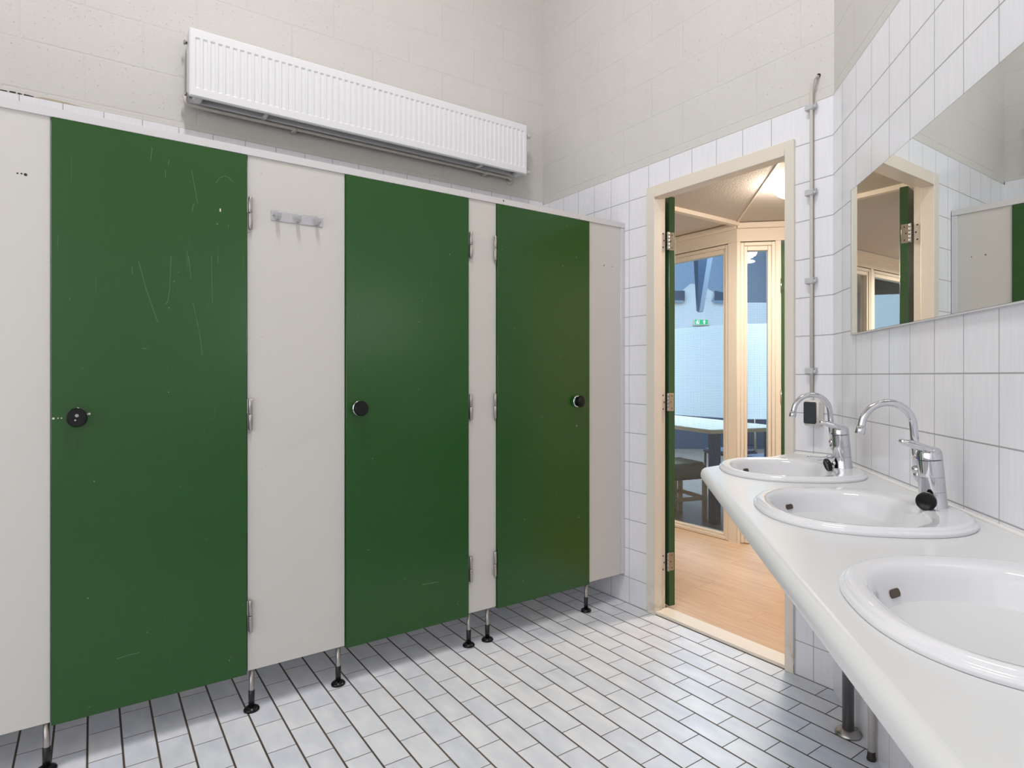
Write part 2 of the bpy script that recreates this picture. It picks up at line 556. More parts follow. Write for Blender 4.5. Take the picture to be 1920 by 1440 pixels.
# ------------------------------------------------------------------ doorway: frame, threshold, open leaf
FX0, FX1 = -2.392, -1.511               # outer edges
IX0, IX1 = -2.3327, -1.5554             # clear opening
FZ, IZ = 2.340, 2.277
fr = struct('trim_1', 'cream painted wooden frame round the doorway to the hallway', loc=(0, 0, 0), cat='door frame')
YF = -0.014
def jamb(x_out, x_in, sgn):
    mb = MB()
    mb.box(min(x_out, x_in), max(x_out, x_in), YF, 0.05, 0.0, FZ, 0.002)
    xr = x_in - sgn * 0.013
    mb.box(min(x_out + sgn * .02, xr), max(x_out + sgn * .02, xr), 0.05, 0.088, 0.0, FZ, 0.0015)
    return mb
obj('side_jamb', jamb(FX0, IX0, 1), M['frame'], fr)
obj('side_jamb', jamb(FX1, IX1, -1), M['frame'], fr)
mb = MB()
mb.box(IX0, IX1, YF, 0.05, IZ, FZ, 0.002)
mb.box(IX0, IX1, 0.05, 0.088, IZ + .013, FZ, 0.0015)
obj('head_jamb', mb, M['cream'], fr)
mb = MB()
mb.box(IX0 - .012, IX1, 0.0, 0.105, 0.0, 0.016, 0.002)
obj('threshold', mb, M['cream'], fr)
for zc in (2.055, 1.158, 0.268):
    for dz, yy in ((.038, .070), (.0, .077), (-.038, .070)):
        mb = MB()
        mb.lathe([(.0042, 0), (.0042, .0012)], (IX0 - .0125, yy, zc + dz), (1, 0, 0), 10)
        obj('screw', mb, M['dark_hole'], fr)

PX, PY, A = -2.336, 0.101, math.radians(169)
dl = struct('door_1', 'dark green hallway door folded wide open, its hinged edge showing', loc=(PX, PY, 0), rotz=A, cat='door')
mb = MB()
mb.box(.005, .835, -.050, -.010, 0.02, 2.305, 0.0015)
obj('door_leaf', mb, M['green_gloss'], dl)
for zc in (2.055, 1.158, 0.268):
    h = MB()
    for k in range(5):
        h.lathe([(.0062, 0), (.0072, .001), (.0072, .018), (.0062, .019)], (0, 0, zc - .05 + k * .02), (0, 0, 1), 14)
    h.box(.0035, .0048, -.043, -.004, zc - .05, zc + .05, 0.0005)
    ho = obj('hinge', h, M['steel'], dl)
    for dz in (-.035, 0, .035):
        s_ = MB().lathe([(.0035, 0), (.0035, .0008)], (.0035, -.028 + (.008 if dz == 0 else 0), zc + dz), (-1, 0, 0), 8)
        obj('screw', s_, M['dark_hole'], ho)

# ------------------------------------------------------------------ hallway
HX, HY = -2.96, 1.575                    # corner where the two glazed walls meet
HC = 2.50
mb = MB()
mb.face([(-10.1, 0.0, -.002), (-.9, 0.0, -.002), (-.9, 3.69, -.002), (HX + .05, HY + .05, -.002), (-10.1, HY + .05, -.002)])
struct('floor_2', 'hallway floor of pale oak planks', mb, M['wood'], cat='floor')
mb = MB()
mb.face([(-10.1, HY + .05, -.002), (HX + .05, HY + .05, -.002), (-.9, 3.69, -.002), (4, 8, -.002), (-3, 13, -.002), (-12, 5, -.002)])
struct('floor_3', 'greyish plank floor of the hall behind the wired glass', mb, M['wood_grey'], cat='floor')
mb = MB()
mb.prism([(-10.1, .085, HC), (-.9, .085, HC), (-.9, 3.635, HC), (HX, HY, HC), (-10.1, HY, HC)], (0, 0, .1))
struct('ceiling_2', 'pale textured hallway ceiling', mb, M['ceiling'], cat='ceiling')
mb = MB()
mb.box(-10.1, XL - .1, .0, .085, -.02, CEIL)
mb.box(XC + .12, -.9, .03, .085, -.02, HC + .1)
mb.box(-.95, -.9, .085, 3.7, -.02, HC + .1)
mb.box(-10.2, -10.1, .0, 4.0, -.02, 4.5)
struct('wall_hallway', None, mb, M['header'])
# battens on the ceiling
for i, (p, q, wd, hh) in enumerate((((HX + .005, .09), (HX + .005, HY), .045, .03), ((HX + .02, HY - .02), (-1.5, .145), .013, .005))):
    p, q = Vector((*p, 0)), Vector((*q, 0))
    d = (q - p).normalized(); nrm = Vector((-d.y, d.x, 0)) * wd / 2
    mb = MB()
    mb.prism([p + nrm + Vector((0, 0, HC - hh)), q + nrm + Vector((0, 0, HC - hh)), q - nrm + Vector((0, 0, HC - hh)), p - nrm + Vector((0, 0, HC - hh))], (0, 0, hh))
    struct('trim_%d' % (i + 2), ['cream batten across the hallway ceiling', 'thin seam strip running over the hallway ceiling past the lamp'][i], mb, M['cream'], cat='ceiling batten')

def glazed(name, origin, rotz, length, header_label, panes, solid):
    """a wall of cream posts, header and glazed bays; local x along it, local y away from the hallway"""
    w = struct(name, header_label, loc=origin, rotz=rotz, cat='wall')
    mb = MB()
    mb.box(0, length, 0, .09, 2.352, HC, 0.0)
    mb.box(0, length, -.022, 0, HC - .05, HC - .004, 0.004)
    for a_, b_ in solid:
        mb.box(a_, b_, 0, .09, -.01, 2.352, 0.002)
    obj('header_and_posts', mb, M['header'], w)
    return w

def window(name, label, origin, rotz, x0, x1, film=True):
    """frame with a wired pane and a frosted band; local x along the wall"""
    w = struct(name, label, loc=origin, rotz=rotz, cat='window')
    mb = MB()
    z0, z1, t_, f_ = 0.0, 2.345, .028, .026
    for dx, dy0 in ((0, .004), (t_, .014)):
        a_, b_ = x0 + dx, x1 - dx
        wd = t_ if dx == 0 else f_
        mb.box(a_, a_ + wd, dy0, .075, z0 + dx, z1 - dx, 0.003)
        mb.box(b_ - wd, b_, dy0, .075, z0 + dx, z1 - dx, 0.003)
        mb.box(a_ + wd, b_ - wd, dy0, .075, z1 - dx - (wd if dx == 0 else .036), z1 - dx, 0.003)
        mb.box(a_ + wd, b_ - wd, dy0, .075, z0 + dx, z0 + dx + (wd if dx == 0 else .02), 0.003)
    obj('window_frame', mb, M['cream'], w)
    g0, g1, gz0, gz1 = x0 + .05, x1 - .05, .05, 2.285
    mb = MB()
    mb.face([(g0, .045, gz0), (g1, .045, gz0), (g1, .045, gz1), (g0, .045, gz1)], [(g0, gz0), (g1, gz0), (g1, gz1), (g0, gz1)])
    obj('pane', mb, M['glass'], w)
    if film:
        mb = MB()
        mb.box(g0 + .003, g1 - .003, .047, .0474, .965, 1.714)
        obj('frosted_band', mb, M['film'], w)
    return w

def along(dirx, diry):
    return math.atan2(diry, dirx)

# long glazed wall, seen from its left end towards the corner
O1 = Vector((-10.1, HY, 0))
L1 = HX - O1.x
bays = [(L1 - .085 - 0.955, L1 - .085)]
while bays[-1][0] > 1.2:
    e_ = bays[-1][0] - .05
    bays.append((e_ - .955, e_))
posts = [(L1 - .085, L1)] + [(b_[0] - .05, b_[0]) for b_ in bays]
posts.append((0, bays[-1][0] - .05))
wg = glazed('wall_hallway_front', O1, 0.0, L1, 'long cream glazed hallway wall facing the restroom door', bays, posts)
win_labels = ['wired glass window beside the corner post seen through the doorway', 'wired hallway window whose blue glass shows in the mirror']
for i, b_ in enumerate(bays):
    window('window_%d' % (i + 1), win_labels[0] if i == 0 else (win_labels[1] if i == 1 else 'wired hallway window further along the corridor'), O1, 0.0, b_[0], b_[1])

# slanting glazed wall: narrow window, mullion, green door
O2 = Vector((HX, HY, 0))
wg2 = glazed('wall_hallway_slant', O2, PI / 4, 2.9, 'slanting cream hallway wall with narrow window and green door', None, [(0, .028), (.288, .33), (1.22, 2.9)])
window('window_9', 'narrow wired glass window left of the green hallway door', O2, PI / 4, .028, .288)
d2 = struct('door_2', 'closed green hallway door beyond the narrow window', loc=O2 + Vector((.33 * Q, .33 * Q, 0)), rotz=PI / 4, cat='door')
mb = MB(); mb.box(.004, .888, .012, .052, .012, 2.335, 0.002)
obj('door_leaf', mb, M['green_gloss'], d2)
for zc in (2.0, 1.14, .3):
    h = MB()
    h.lathe([(.007, -.05), (.007, .05)], (0, .0, zc), (0, 0, 1), 12)
    h.lathe([(.005, -.06), (.005, .06)], (0, .0, zc), (0, 0, 1), 10)
    obj('hinge', h, M['steel'], d2)

# ceiling lamp
lp = thing('ceiling_lamp', 'round opal glass lamp glowing on the hallway ceiling', 'ceiling lamp', (-2.115, 1.02, HC))
mb = MB(); mb.lathe([(.118, -.001), (.122, -.02), (.118, -.024)], (0, 0, 0), (0, 0, 1), 40)
obj('lamp_ring', mb, M['lamp_ring'], lp)
mb = MB(); mb.lathe([(.15 * math.cos(a_), -.022 - .080 * math.sin(a_)) for a_ in [k * PI / 2 / 12 for k in range(13)]], (0, 0, 0), (0, 0, 1), 48)
obj('lamp_shade', mb, M['lamp'], lp)

# ------------------------------------------------------------------ hall behind the glass
HB = 11.0
def px(u, v, w):
    return V((u - 1010.5) / 1150.7 * w, w, CAM.z - (v - 704.9) / 1150.7 * w)
mb = MB()
outline = [(-2.0, 0.0), (9.0, 0.0), (9.0, 2.62), (3.42, 2.62), (3.20, 2.60), (3.08, 2.64), (3.17, 2.78), (2.93, 2.93),
           (2.72, 2.96), (2.53, 2.80), (2.62, 2.65), (2.55, 2.61), (2.42, 2.63), (-2.0, 2.63)]
mb.prism([V(r, HB, z) for r, z in outline], Vector((-ST, CT, 0)) * .1)
mb.mi = 1
mb.prism([V(-2.0, HB - .02, 0), V(9.0, HB - .02, 0), V(9.0, HB - .02, 1.0), V(-2.0, HB - .02, 1.0)], Vector((-ST, CT, 0)) * .018)
struct('wall_hall', 'white gable wall at the far end of the hall behind the glass', mb, [M['hall_wall'], M['navy']], cat='wall')
mb = MB()
mb.prism([V(-3, 13.2, 0), V(10, 13.2, 0), V(10, 13.2, 5), V(-3, 13.2, 5)], Vector((-ST, CT, 0)) * .1)
mb.face([V(-3, 13.2, 4.6), V(10, 13.2, 4.6), V(10, 6.0, 4.9), V(-3, 6.0, 4.9)])
struct('ceiling_3', 'blue grey boarded roof high in the hall', mb, M['hall_ceiling'], cat='ceiling')
mb = MB()
mb.box(-10.15, -10.1, 1.7, 6, 0, 5)
struct('wall_hall_side', None, mb, M['hall_wall'])
# sloping steel roof post
bt = thing('roof_beam', 'slanting grey steel roof beam in the hall behind the glass', 'beam', px(1315, 583, 10.2))
b0 = px(1315, 583, 10.2)
def beamq(u0, u1, v, depth):
    p, q = px(u0, v, 10.2) - b0, px(u1, v, 10.2) - b0
    back = Vector((-ST, CT, 0)) * depth
    return [p, q, q + back, p + back]
mb = MB(); mb.rings([beamq(1311, 1319, 584, .12), beamq(1330.5, 1341, 455, .35)], smooth=False)
obj('flange', mb, M['hall_beam'], bt)
mb = MB(); mb.rings([beamq(1309.3, 1311.5, 582, .12), beamq(1309.3, 1331, 455, .35)], smooth=False)
obj('web', mb, M['navy'], bt)
# purlin stubs both sides of the gable
for u0, u1, lab in ((1255, 1284, 'dark roof purlin end left of the steel beam in the hall'), (1342, 1372, 'dark roof purlin end right of the steel beam in the hall')):
    mb = MB()
    mb.prism([px(u0, 545, 10.9), px(u1, 545 if u0 < 1300 else 552, 10.9), px(u1, 562, 10.9), px(u0, 562, 10.9)], Vector((-ST, CT, 0)) * .08)
    o = obj('roof_purlin', mb, M['navy']); tag(o, lab, 'beam', 'roof purlins in the hall')
# exit sign
es = thing('exit_sign', 'green and white emergency exit sign on the hall wall', 'sign', V(3.04 - .14, HB - .03, 2.21))
rx = Vector((CT, ST, 0)); bk = Vector((-ST, CT, 0))
def sgn(x0, x1, z0, z1, dy, dep):
    mb_ = MB()
    mb_.prism([rx * x0 + bk * dy + Vector((0, 0, z0)), rx * x1 + bk * dy + Vector((0, 0, z0)), rx * x1 + bk * dy + Vector((0, 0, z1)), rx * x0 + bk * dy + Vector((0, 0, z1))], bk * dep)
    return mb_
obj('sign_case', sgn(-.14, .14, 0, .11, 0, .03), M['white_plastic'], es)
obj('sign_panel', sgn(-.115, .12, .012, .098, -.002, .002), M['sign_green'], es)
mb = MB()
mb.rings([[rx * (.055 + math.cos(k * PI / 4) * r_) + bk * -.004 + Vector((0, 0, .075 + math.sin(k * PI / 4) * r_)) for k in range(8)] for r_ in (.0001, .02)], False, False)
obj('arrow', sgn(.047, .063, .02, .08, -.004, .001), M['sign_white'], es)
mb.bm.free()
mb = MB(); mb.prism([rx * .03 + bk * -.004 + Vector((0, 0, .06)), rx * .08 + bk * -.004 + Vector((0, 0, .06)), rx * .055 + bk * -.004 + Vector((0, 0, .092))], bk * .001)
obj('arrow', mb, M['sign_white'], es)
mb = MB()
for x0, x1, z0, z1 in ((-.075, -.06, .076, .09), (-.078, -.055, .048, .075), (-.085, -.072, .02, .05), (-.064, -.045, .025, .045), (-.04, -.034, .015, .095), (-.098, -.08, .056, .066)):
    mb.prism([rx * x0 + bk * -.004 + Vector((0, 0, z0)), rx * x1 + bk * -.004 + Vector((0, 0, z0)), rx * x1 + bk * -.004 + Vector((0, 0, z1)), rx * x0 + bk * -.004 + Vector((0, 0, z1))], bk * .001)
obj('running_figure', mb, M['sign_white'], es)

# table with navy legs and its seats
def onz(u, v, z):
    r = (u - 1010.5) / 1150.7; k = (v - 704.9) / 1150.7
    w = (CAM.z - z) / k
    return V(r * w, w, z)
TZ = .84
A_, B_, C_ = onz(1332, 806, TZ), onz(1263, 797, TZ), onz(1354, 783, TZ)
ex = (B_ - A_).normalized(); ey = (C_ - A_); ey = (ey - ex * ey.dot(ex)).normalized()
tb = thing('dining_table', 'pale topped table with dark blue legs behind the wired glass', 'table', (A_.x, A_.y, 0))
def tp(a_, b_, z):
    p = ex * a_ + ey * b_; return Vector((p.x, p.y, z))
mb = MB(); mb.prism([tp(0, 0, TZ - .008), tp(1.9, 0, TZ - .008), tp(1.9, .85, TZ - .008), tp(0, .85, TZ - .008)], (0, 0, .008))
obj('tabletop', mb, M['table'], tb)
mb = MB(); mb.prism([tp(0, 0, TZ - .036), tp(1.9, 0, TZ - .036), tp(1.9, .85, TZ - .036), tp(0, .85, TZ - .036)], (0, 0, .0275))
obj('table_edge', mb, M['table_edge'], tb)
for a_, b_ in ((.06, .08), (1.76, .08), (.06, .70), (1.76, .70)):
    mb = MB(); mb.prism([tp(a_, b_, 0), tp(a_ + .075, b_, 0), tp(a_ + .075, b_ + .075, 0), tp(a_, b_ + .075, 0)], (0, 0, TZ - .036))
    obj('leg', mb, M['navy'], tb)
def stool(origin, label):
    st = thing('padded_stool', label, 'stool', origin, math.atan2(ex.y, ex.x), 'stools at the hall table')
    mb_ = MB(); mb_.box(0, .42, 0, .40, .37, .52, .025, 3)
    obj('seat', mb_, M['stool_pad'], st)
    for x_, y_ in ((.0, .0), (.38, .0), (.0, .36), (.38, .36)):
        mb_ = MB(); mb_.box(x_, x_ + .036, y_, y_ + .036, 0, .38, .003)
        obj('leg', mb_, M['stool_leg'], st)
    for x0_, x1_, y0_, y1_ in ((.036, .38, .01, .028), (.036, .38, .372, .39), (.01, .028, .036, .36), (.39, .408, .036, .36)):
        mb_ = MB(); mb_.box(x0_, x1_, y0_, y1_, .18, .215, .003)
        obj('stretcher', mb_, M['stool_leg'], st)
    return st
s0 = onz(1276, 957, 0)
ofs = ex * .47
stool((s0.x - ex.x * .42, s0.y - ex.y * .42, 0), 'grey padded stool with beech legs nearest the table end behind the glass')
stool((s0.x + ex.x * .05, s0.y + ex.y * .05, 0), 'grey padded stool half hidden behind the green door edge')
def hall_chair(origin, label, rz):
    ch = thing('hall_chair', label, 'chair', origin, rz, 'dark chairs beyond the hall table')
    mb_ = MB(); mb_.box(-.21, .21, -.2, .2, .46, .51, .015); obj('seat', mb_, M['navy'], ch)
    mb_ = MB(); mb_.box(-.2, .2, .17, .205, .55, 1.0, .015); obj('backrest', mb_, M['navy'], ch)
    for x_, y_, t_ in ((-.19, -.18, .46), (.19, -.18, .46), (-.19, .18, .98), (.19, .18, .98)):
        mb_ = MB(); mb_.cyl((x_, y_, 0), (x_, y_ + .0, t_), .014, 10); obj('leg', mb_, M['steel'], ch)
rzt = math.atan2(ey.y, ey.x) - PI / 2
for a_, lab in ((.45, 'navy chair behind the table, nearer the blue table leg'), (1.05, 'navy chair behind the table, further from its blue leg')):
    p = A_ + ex * a_ + ey * 1.05
    hall_chair((p.x, p.y, 0), lab, rzt)

# ------------------------------------------------------------------ cubicle front
PB, PT = 0.163, 2.166
pt = thing('toilet_partition', 'pale grey cubicle partition of fixed panels under a white head rail', 'partition', (XP, 0, 0))
TK = 0.028
panels = [(YB + .02, -2.600), (-2.004, -1.626), (-1.029, -0.873), (-0.2695, -0.030)]
for y0, y1 in panels:
    mb = MB(); mb.box(-TK, 0, y0, y1, PB, PT - .004, .0012)
    obj('panel', mb, M['panel'], pt)
mb = MB()
mb.box(-TK - .006, .006, YB + .01, -.003, 2.1565, 2.1865, .001)
obj('head_rail', mb, M['alu'], pt)
mb = MB(); mb.box(-TK - .004, .004, -.031, -.002, PB, 2.156, .001)
obj('wall_channel', mb, M['alu'], pt)
for y in (-2.611, -1.986, -1.648, -1.018, -.913, -.275):
    mb = MB(); mb.cyl((-.017, y, .004), (-.017, y, PB + .002), .0092, 18)
    lg = obj('leg', mb, M['steel'], pt)
    mb = MB(); mb.lathe([(.0112, .012), (.0112, .078), (.0095, .079)], (-.017, y, 0), (0, 0, 1), 20)
    obj('sleeve', mb, M['black_rubber'], lg)
    mb = MB(); mb.lathe([(.029, 0.0005), (.0295, .006), (.026, .011), (.019, .015), (.0125, .018)], (-.017, y, 0), (0, 0, 1), 28)
    obj('foot', mb, M['black'], lg)
for y, z in ((-2.683, 1.955), (-2.673, 1.956), (-2.663, 1.9545), (-.094, 1.926), (-.155, 1.929), (-.158, 1.925)):
    r_ = .0045 if abs(y + 2.663) < .001 else .0026
    mb = MB(); mb.lathe([(r_, 0), (r_, .0006)], (0, y, z), (1, 0, 0), 10)
    obj('screw_hole', mb, M['dark_hole'], pt)
mb = MB(); mb.lathe([(.004, 0), (.003, .0012)], (.006, -.833, 2.176), (1, 0, 0), 10)
obj('screw_hole', mb, M['dark_hole'], pt)
for y, zs in ((-1.955, (.30, .94, 1.46, 2.10)), (-.955, (.24, .9, 1.45, 2.10))):
    for z in zs:
        mb = MB(); mb.lathe([(.005, 0), (.005, .0006), (.004, .001)], (0, y, z), (1, 0, 0), 14)
        obj('screw_cap', mb, M['panel'], pt)

def cubicle_door(y0, y1, hinge_at, label, knob_y, mat, knob_round):
    """leaf lies proud of the panels; origin at its lower hinge corner"""
    y_h = y1 if hinge_at == 'far' else y0
    t = thing('cubicle_door', label, 'cubicle door', (XP, y_h, 0), 0, 'green cubicle doors')
    a_, b_ = y0 - y_h, y1 - y_h
    z0, z1 = .1545, 2.1545
    mb_ = MB(); mb_.box(-.016, .010, a_ + .0012, b_ - .0012, z0, z1, .0015)
    obj('door_leaf', mb_, mat, t)
    sg = 1 if hinge_at == 'far' else -1
    for zc in (1.932, 1.155, .376):
        yk = sg * .0115
        h_ = MB()
        h_.lathe([(.004, 0), (.0070, .003), (.0070, .060), (.0062, .061)][::1], (.0095, yk, zc + .001), (0, 0, 1), 16)
        h_.lathe([(.004, 0), (.0072, .003), (.0072, .060), (.0066, .062)], (.0095, yk + sg * .0006, zc - .062), (0, 0, 1), 16)
        ho_ = obj('hinge', h_, M['steel'], t)
        f_ = MB(); f_.box(.0002, .0028, min(sg * .003, yk), max(sg * .003, yk), zc - .072, zc + .05)
        f_.box(.002, .0042, min(sg * .0002, yk), max(sg * .0002, yk), zc + .004, zc + .060)
        obj('hinge_plate', f_, M['steel'], ho_)
    ky = knob_y - y_h
    k_ = MB(); k_.lathe([(.033, 0), (.034, .003), (.030, .006), (.027, .007)], (.010, ky, 1.166), (1, 0, 0), 36)
    def squash(m_):
        for v in m_.bm.verts:
            v.co.y = ky + (v.co.y - ky) * .87
            v.co.z = 1.166 + (v.co.z - 1.166) * .97
        return m_
    ko = obj('rosette', squash(k_), M['chrome'], t)
    if knob_round:
        prof = [(.016, .006), (.018, .014), (.030, .020), (.0325, .030), (.030, .040), (.022, .045), (.008, .047), (.0001, .0472)]
    else:
        prof = [(.020, .006), (.031, .009), (.0325, .014), (.0325, .036), (.0305, .040), (.0295, .0405), (.0290, .0392), (.0001, .0392)]
    k_ = MB(); k_.lathe(prof, (.010, ky, 1.166), (1, 0, 0), 40)
    kn = obj('knob', squash(k_), M['black'], t, sharp=35)
    return t, kn
d_1, k1 = cubicle_door(-2.599, -2.0066, 'far', 'scratched green cubicle door furthest from the hallway doorway', -2.53, M['green_worn'], False)
d_2, k2 = cubicle_door(-1.6245, -1.0314, 'far', 'middle green cubicle door right of the coat hook panel', -1.568, M['green'], False)
d_3, k3 = cubicle_door(-.8717, -.2714, 'near', 'green cubicle door nearest the hallway doorway, with a domed black knob', -.361, M['green'], True)
mb = MB()
mb.lathe([(.0055, 0), (.005, .0008)], (.0495, -2.53 + 2.0066, 1.173), (1, 0, 0), 14)
mb.lathe([(.003, 0), (.0028, .0008)], (.0495, -2.534 + 2.0066, 1.158), (1, 0, 0), 12)
obj('coin_slot', mb, M['steel'], k1)
mb = MB()
for y, z, r_ in ((-2.592, 1.164, .0035), (-2.580, 1.1645, .002), (-2.571, 1.1645, .002), (-2.497, 1.176, .004)):
    mb.lathe([(r_, 0), (r_, .0004)], (.0101, y + 2.0066, z), (1, 0, 0), 10)
obj('paint_chip', mb, M['scuff'], d_1)
def on_door(u, v):
    # point of the door face met by the sight line through a measured mark
    r_ = (u - 1010.467) / 1150.69
    dx, dy, dz = -ST + r_ * CT, CT + r_ * ST, -(v - 704.909) / 1150.69
    k = (XP + .0101 - CAM.x) / dx
    return Vector((0.0101, CAM.y + k * dy, CAM.z + k * dz))
def scratches(lines, door, y_h, wid=.0011):
    mb_ = MB()
    for ln in lines:
        p_ = [on_door(*q) for q in ln]
        for a_, b_ in zip(p_, p_[1:]):
            d_ = (b_ - a_).normalized(); n_ = Vector((0, -d_.z, d_.y)) * wid / 2
            o_ = Vector((0, -y_h, 0))
            mb_.prism([a_ + n_ + o_, b_ + n_ * .7 + o_, b_ - n_ * .7 + o_, a_ - n_ + o_], (.0002, 0, 0))
    obj('scratch_marks', mb_, M['scratch'], door)
T3 = lambda x0, y0, pts: [(x0 + a_ / 3, y0 + b_ / 3) for a_, b_ in pts]
scratches([T3(0, 0, p_) for p_ in (
    [(855, 830), (848, 905)], [(950, 900), (948, 930)], [(1078, 958), (1095, 1050), (1112, 1145)],
    [(1215, 1030), (1235, 1000), (1265, 990), (1290, 1000), (1310, 1025)], [(1090, 1145), (1080, 1190)], [(1285, 1265), (1283, 1285)], [(930, 960), (932, 1000)])] +
    [T3(0, 480, p_) for p_ in (
    [(962, 0), (955, 180), (945, 255), (930, 272)], [(1060, 0), (1075, 130)], [(1190, 0), (1195, 270)], [(1225, 0), (1228, 45)],
    [(780, 30), (820, 180), (887, 372)], [(1085, 260), (1105, 350), (1125, 450), (1138, 560)], [(742, 60), (745, 105)], [(800, 519), (827, 521)])] +
    [T3(0, 960, [(660, 825), (720, 805), (785, 790)])], d_1, -2.0066)
scratches([T3(640, 960, [(455, 409), (500, 400), (545, 393)])], d_2, -1.0314, .0018)
mb = MB(); p_ = on_door(413, 394) + Vector((0, 2.0066, 0)); mb.box(.0101, .0104, p_.y - .0022, p_.y + .0022, p_.z - .006, p_.z + .006)
obj('paint_chip', mb, M['scuff'], d_1)

# coat hook rail
hr = thing('coat_rack', 'aluminium coat rail with three hooks on the panel between green doors', 'coat rack', (XP, -1.819, 1.938))
mb = MB(); mb.box(0, .003, -.1, .1, -.0195, .0195, .0008)
obj('back_plate', mb, M['satin'], hr)
for y in (-.076, .001, .077):
    mb = MB()
    rs = []
    path = [(.003, -.012), (.010, -.015), (.024, -.014), (.034, -.006), (.038, .006), (.039, .016)]
    for i, (x_, z_) in enumerate(path):
        if i == 0: dx_, dz_ = 1, 0
        else:
            dx_, dz_ = path[min(i + 1, 5)][0] - path[i - 1][0], path[min(i + 1, 5)][1] - path[i - 1][1]
        L_ = math.hypot(dx_, dz_); nx, nz = -dz_ / L_ * .0012, dx_ / L_ * .0012
        hw = .0075
        rs.append([(x_ + nx, y - hw, z_ + nz), (x_ + nx, y + hw, z_ + nz), (x_ - nx, y + hw, z_ - nz), (x_ - nx, y - hw, z_ - nz)])
    mb.rings(rs, smooth=False)
    obj('hook', mb, M['satin'], hr)
for y in (-.091, .091):
    mb = MB(); mb.lathe([(.0042, .003), (.0042, .0045), (.002, .0062)], (0, y, .0015), (1, 0, 0), 14)
    obj('screw', mb, M['steel'], hr)

# ------------------------------------------------------------------ radiator on the left wall
RXF, RXB = .140, .036                     # front and back face off the wall
rd = thing('radiator', 'long white panel radiator high on the wall above the cubicles', 'radiator', (XL, -1.178, 2.598))
RH, RL = .316, 1.898
y0, y1 = -RL / 2, RL / 2
mb = MB()
ng, pitch = 59, .03155
gw, gb, gd = .0205, .0035, .0055
g0 = -RL / 2 + (RL - (ng - 1) * pitch) / 2
zb, zt = .040, RH - .040
fx = RXF
def vq(*p):
    mb.face(p, smooth=False)
ys = y0 + .006
vq((fx, y0 + .006, .006), (fx, y1 - .006, .006), (fx, y1 - .006, zb), (fx, y0 + .006, zb))
vq((fx, y0 + .006, zt), (fx, y1 - .006, zt), (fx, y1 - .006, RH - .006), (fx, y0 + .006, RH - .006))
prev = y0 + .006
for k in range(ng):
    c_ = g0 + k * pitch
    a_, b_ = c_ - gw / 2, c_ + gw / 2
    vq((fx, prev, zb), (fx, a_, zb), (fx, a_, zt), (fx, prev, zt))
    ai, bi, zi, zj, xi = a_ + gb, b_ - gb, zb + .008, zt - .008, fx - gd
    vq((xi, ai, zi), (xi, bi, zi), (xi, bi, zj), (xi, ai, zj))
    vq((fx, a_, zb), (fx, b_, zb), (xi, bi, zi), (xi, ai, zi))
    vq((xi, ai, zj), (xi, bi, zj), (fx, b_, zt), (fx, a_, zt))
    vq((fx, a_, zb), (xi, ai, zi), (xi, ai, zj), (fx, a_, zt))
    vq((xi, bi, zi), (fx, b_, zb), (fx, b_, zt), (xi, bi, zj))
    prev = b_
vq((fx, prev, zb), (fx, y1 - .006, zb), (fx, y1 - .006, zt), (fx, prev, zt))
# rolled edge round the panel
fr_ = [(y0, 0), (y1, 0), (y1, RH), (y0, RH)]
fi_ = [(y0 + .006, .006), (y1 - .006, .006), (y1 - .006, RH - .006), (y0 + .006, RH - .006)]
for i in range(4):
    j = (i + 1) % 4
    vq((fx - .005, *fr_[i]), (fx - .005, *fr_[j]), (fx, *fi_[j]), (fx, *fi_[i]))
    vq((fx - .016, *fr_[i]), (fx - .016, *fr_[j]), (fx - .005, *fr_[j]), (fx - .005, *fr_[i]))
obj('front_panel', mb, M['rad'], rd)
mb = MB(); mb.box(RXB, RXB + .012, y0 + .01, y1 - .01, .004, RH - .006, .003)
obj('rear_panel', mb, M['rad'], rd)
mb = MB()
n_f = 40
for k in range(n_f):
    yy = y0 + .03 + k * (RL - .06) / (n_f - 1)
    mb.box(RXB + .014, fx - .018, yy, yy + .002, .03, RH - .03)
mb.box(fx - .017, fx - .0155, y0 + .004, y1 - .004, .01, RH - .01)
obj('convector_fins', mb, M['rad_dark'], rd)
for s_ in (y0, y1 - .003):
    mb = MB(); mb.box(RXB + .004, fx - .014, s_, s_ + .003, .02, RH - .004, .001)
    obj('side_cover', mb, M['rad'], rd)
mb = MB()
mb.box(RXB, fx - .012, y0 + .002, y1 - .002, RH - .004, RH, .001)
obj('top_grille', mb, M['rad'], rd)
for yy in (-.62, .62):
    mb = MB(); mb.box(RXB, fx - .01, yy, yy + .018, .000, .008, .001)
    obj('cross_brace', mb, M['rad'], rd)
for yy in (y0 + .02, y1 - .06):
    mb = MB(); mb.box(RXB + .02, fx - .014, yy, yy + .04, .0, .024, .006, 2)
    obj('connection_block', mb, M['rad'], rd)
mb = MB(); mb.tube([(.05, y0 - .008, .035), (.05, y0 - .008, .002), (.047, y0 - .002, -.006), (.044, y0 + .012, -.010), (.042, y0 + .2, -.010), (.042, 0, -.010), (.042, y1 - .08, -.010), (.03, y1 - .055, -.013), (-.005, y1 - .045, -.015)], .0085, 12)
obj('supply_pipe', mb, M['pipe'], rd)
for yy in (-.46, .70):
    mb = MB(); mb.box(-.005, .042, yy - .012, yy + .012, -.024, -.016, .003); mb.lathe([(.011, -.01), (.011, .01)], (.042, yy, -.012), (0, 1, 0), 14)
    obj('pipe_clip', mb, M['pipe'], rd)
mb = MB(); mb.lathe([(.006, 0), (.007, .006), (.011, .007), (.011, .013), (.006, .015)], (.055, y0, RH - .040), (0, -1, 0), 14)
obj('air_vent', mb, M['steel'], rd)
